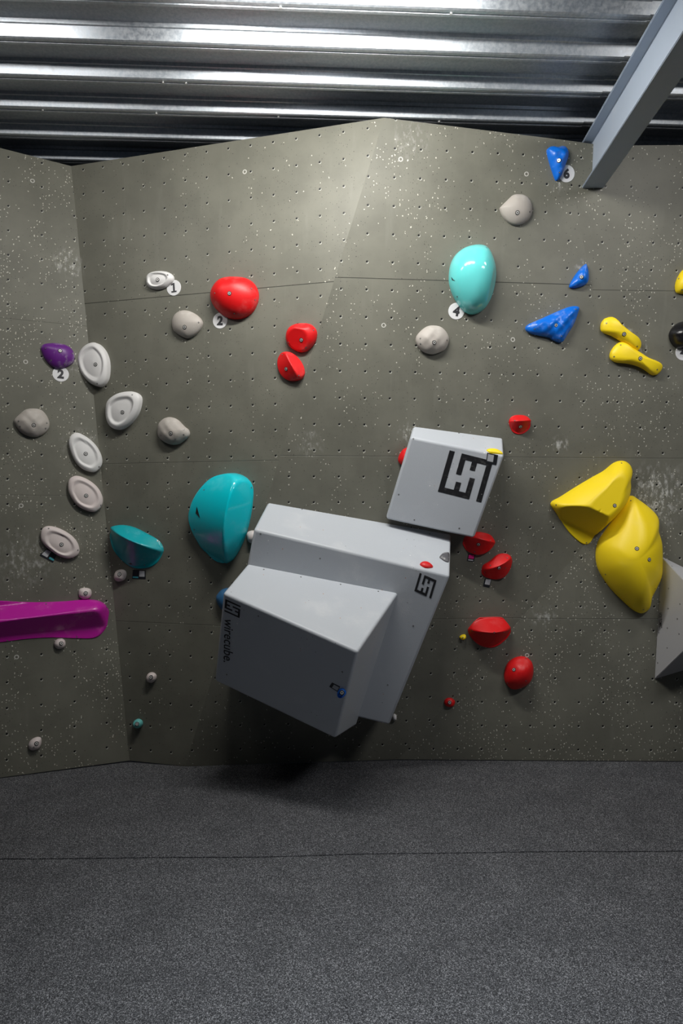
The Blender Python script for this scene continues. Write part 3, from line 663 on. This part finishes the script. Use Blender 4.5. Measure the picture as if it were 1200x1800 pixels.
hold(R6, [(360, 585), (365, 562), (390, 556), (415, 563), (420, 585), (408, 603), (385, 608), (367, 600)], .035, M_PINKW, 'small white foot hold just above the magenta bar', group=GF, bolt=[(393, 581)])
hold(R6, [(248, 810), (262, 792), (285, 789), (300, 803), (297, 825), (275, 836), (255, 830)], .035, M_PINKW, 'small white foot hold just below the magenta bar', group=GF, bolt=[(281, 811)])
hold(S3, [(775, 272), (785, 250), (805, 245), (824, 258), (823, 282), (805, 298), (785, 295)], .035, M_PINKW, 'small white foot hold between the magenta bar and the lowest volume', group=GF, bolt=[(795, 272)])
hold(S3, circle(730, 514, 24), .04, M_TEALS, 'small pale teal foot hold near the floor at the left seam', bolt=[(722, 518)])
hold(S3, [(150, 625), (165, 600), (195, 586), (217, 592), (218, 620), (205, 645), (175, 656), (155, 648)], .035, M_PINKW, 'small white foot hold lowest at the left, near the floor', group=GF, bolt=[(193, 621)], screws=[(178, 640)])
hold(R7, [(195, 215), (200, 195), (230, 190), (250, 220), (230, 245), (205, 243)], .04, M_PINKW, 'small pinkish white hold peeking out behind the upper left of the large box volume', group=GF)
hold(R7, [(55, 500), (65, 475), (90, 455), (130, 460), (140, 520), (110, 560), (75, 545)], .05, M_BLUED, 'dull blue hold peeking out left of the lowest volume', group=GBL)
hold(R7, [(858, 1040), (866, 1030), (876, 1034), (878, 1050), (868, 1058), (860, 1052)], .03, M_WHITE, 'tiny white foot hold at the bottom right corner of the large box volume', group=GF)
hold(R7, [(985, 345), (1000, 335), (1025, 340), (1045, 358), (1020, 363), (1000, 358)], .02, M_RED, 'small red hold on the top face of the large box volume', group=GR, surf='mid')
hold(R7, [(1075, 312), (1090, 296), (1108, 292), (1119, 296), (1120, 315), (1116, 335), (1100, 332), (1085, 322)], .018, M_DGREY, 'speckled grey scrap-like hold on the right of the large volume\'s top face', surf='mid')
hold(R8, [(778, 366), (810, 360), (850, 366), (880, 380), (892, 394), (850, 390), (800, 381)], .016, M_YEL, 'thin yellow crimp hold on the top edge of the highest grey volume', group=GY, surf='up')
o = hold(R7, circle(628, 933, 19, 20, 12), .03, M_BLUE, 'small blue ring-shaped hold on the dark front of the lowest volume', group=GBL, surf='low', dish=((628, 933), .55, 0.0120), bolt=[(628, 933)])

# ---------------------------------------------------------------- round number signs
def sign(Z, cx, cy, txt, label, ang=0, r=0.047):
    s, ox, oy = Z; x, y = ox+cx/s, oy+cy/s
    loc, n = cast(x, y)
    bm = bmesh.new(); N = 40
    for a, (rr, z) in enumerate(((r, -.003), (r, .0015), (r-.001, .0025))):
        ring = [bm.verts.new((rr*math.cos(i*2*math.pi/N), rr*math.sin(i*2*math.pi/N), z)) for i in range(N)]
        if a:
            for i in range(N): bm.faces.new((pr[i], pr[(i+1) % N], ring[(i+1) % N], ring[i]))
        pr = ring
    bm.faces.new(pr)
    MW = frame(loc, n)
    o = bm_obj('number_sign', bm, M_SIGN, mw=MW)
    tag(o, label, 'number sign', 'round number signs')
    me, (x0, x1, y0, y1) = text_mesh(txt, 0.05)
    if txt == '1':   # slab-footed numeral one
        me = bpy.data.meshes.new('one'); x0, x1, y0, y1 = 0, .5, 0, .75
        me.from_pydata([(x, y, 0) for x, y in ((.02, 0), (.48, 0), (.48, .12), (.02, .12), (.18, .12), (.34, .12), (.34, .75), (.18, .75), (.18, .60), (.02, .56), (.02, .68), (.18, .75))], [], [(0, 1, 2, 3), (4, 5, 6, 7), (9, 8, 11, 10)])
    k = r*1.20/(y1-y0)
    for v in me.vertices: v.co = Vector(((v.co.x-(x0+x1)/2)*k, (v.co.y-(y0+y1)/2)*k, 0.0032))
    link('numeral', me, M_NUM, o, MW @ Matrix.Rotation(math.radians(ang), 4, 'Z'))
    return o
sign(R4, 317, 198, '1', 'round white number sign reading 1', 3)
sign(R4, 561, 371, '2', 'round white sign reading 2 under the large round red hold', -5)
sign(R3, 320, 653, '2', 'round white sign reading 2 under the purple hold', -3)
sign(R5, 244, 353, '4', 'round white sign reading 4 under the pale cyan oval', -10)
sign(S6, 812, 392, '6', 'round white number sign reading 6', 0)
sign(S5, 1202, 1330, '4', 'round white sign reading 4 under the black hold', -3)

# ---------------------------------------------------------------- small black route tags
def card(Z, quad, label, surf='wall', prints=(), name='route_tag'):
    s, ox, oy = Z; tp = lambda p: (ox+p[0]/s, oy+p[1]/s)
    cx = sum(p[0] for p in quad)/4; cy = sum(p[1] for p in quad)/4
    c0, n0 = cast(*tp((cx, cy)), surf); pl = Plane.__new__(Plane); pl.n = n0; pl.p = c0
    MW = frame(c0, n0); inv = MW.inverted()
    def slab_(nm, pts, z0, z1, m, par=None):
        bm = bmesh.new(); q2 = [(inv @ pl.hit(*tp(p))) for p in pts]
        a = [bm.verts.new((p.x, p.y, z1)) for p in q2]; b = [bm.verts.new((p.x, p.y, z0)) for p in q2]
        bm.faces.new(a); bm.faces.new(b[::-1])
        for i in range(len(a)): j = (i+1) % len(a); bm.faces.new((a[i], a[j], b[j], b[i]))
        return bm_obj(nm, bm, m, par, MW)
    o = slab_('route_tag', quad, -.001, .0016, M_TAG); tag(o, label, 'tag', 'black route tags')
    A, B, C_, D_ = [Vector(p) for p in quad]
    for (u0, v0, u1, v1, m, nm) in prints:
        f = lambda u, v: tuple((A*(1-u)*(1-v) + B*u*(1-v) + C_*u*v + D_*(1-u)*v))
        slab_(nm, [f(u0, v0), f(u1, v0), f(u1, v1), f(u0, v1)], .0017, .0022, m, o)
    return o
SQ = lambda *a: a
card(R6, [(215, 376), (262, 400), (243, 442), (181, 408)], 'black tag below the lowest white dished hold', prints=[(.05, .12, .48, .80, M_TAGW, 'blank_square'), (.62, .62, .98, .82, M_TEALP, 'teal_strip')])
card(R6, [(610, 472), (668, 476), (668, 516), (606, 514)], 'black tag below the teal lipped hold', prints=[(.52, .10, .92, .75, M_TAGW, 'blank_square'), (.04, .75, .46, .92, M_TEALP, 'teal_strip')])
card(S2, [(312, 366), (378, 372), (362, 438), (303, 430)], 'black tag with a pink square', prints=[(.12, .12, .86, .62, M_PINK, 'pink_square'), (.12, .74, .86, .90, M_TAGW, 'grey_strip')])
card(S2, [(458, 585), (520, 588), (498, 665), (442, 652)], 'black tag with a pale square below the slanting red hold', prints=[(.18, .06, .92, .70, M_TAGW, 'blank_square')])
card(R8, [(784, 382), (860, 400), (848, 470), (775, 455)], 'black tag with a pale square over the largest emblem on the highest volume', surf='up', prints=[(.08, .10, .64, .78, M_TAGW, 'blank_square')])
card(R7, [(583, 886), (620, 905), (608, 928), (570, 905)], 'small black tag beside the blue ring hold', surf='low', prints=[(.30, .15, .95, .85, M_TAGW, 'blank_square')])

# ---------------------------------------------------------------- pale paint rings round a few T-nuts, built as thin raised rings
def paint_ring(x, y, where):
    loc, n = cast(x, y); bm = bmesh.new(); N = 16; r = []
    for rr, z in ((.0135, 0), (.013, .0014), (.008, .0014), (.0078, 0)):
        r.append([bm.verts.new((rr*math.cos(i*2*math.pi/N), rr*math.sin(i*2*math.pi/N), z)) for i in range(N)])
    for a in range(3):
        for i in range(N): bm.faces.new((r[a][i], r[a][(i+1) % N], r[a+1][(i+1) % N], r[a+1][i]))
    o = bm_obj('paint_ring', bm, M_RING, mw=frame(loc, n)); tag(o, 'small pale ring of paint on the wall ' + where, 'paint_ring', 'paint rings on the wall')
for x, y, wh in ((57, 318, 'in the top left panel'), (45, 636, 'left of the purple hold'), (37, 889, 'near the left edge beside the white pair'), (29, 1155, 'under the magenta bar'),
                 (926, 1152, 'at the top of the lowest large red hold'), (1153, 886, 'right of the big yellow holds'), (901, 597, 'below the blue triangle hold'),
                 (674, 572, 'left of the grey-beige dome under sign 4'), (925, 306, 'left of the blue heart hold'), (430, 302, 'high on the bright left face'), (704, 280, 'near the peak of the ridge')):
    paint_ring(x, y, wh)
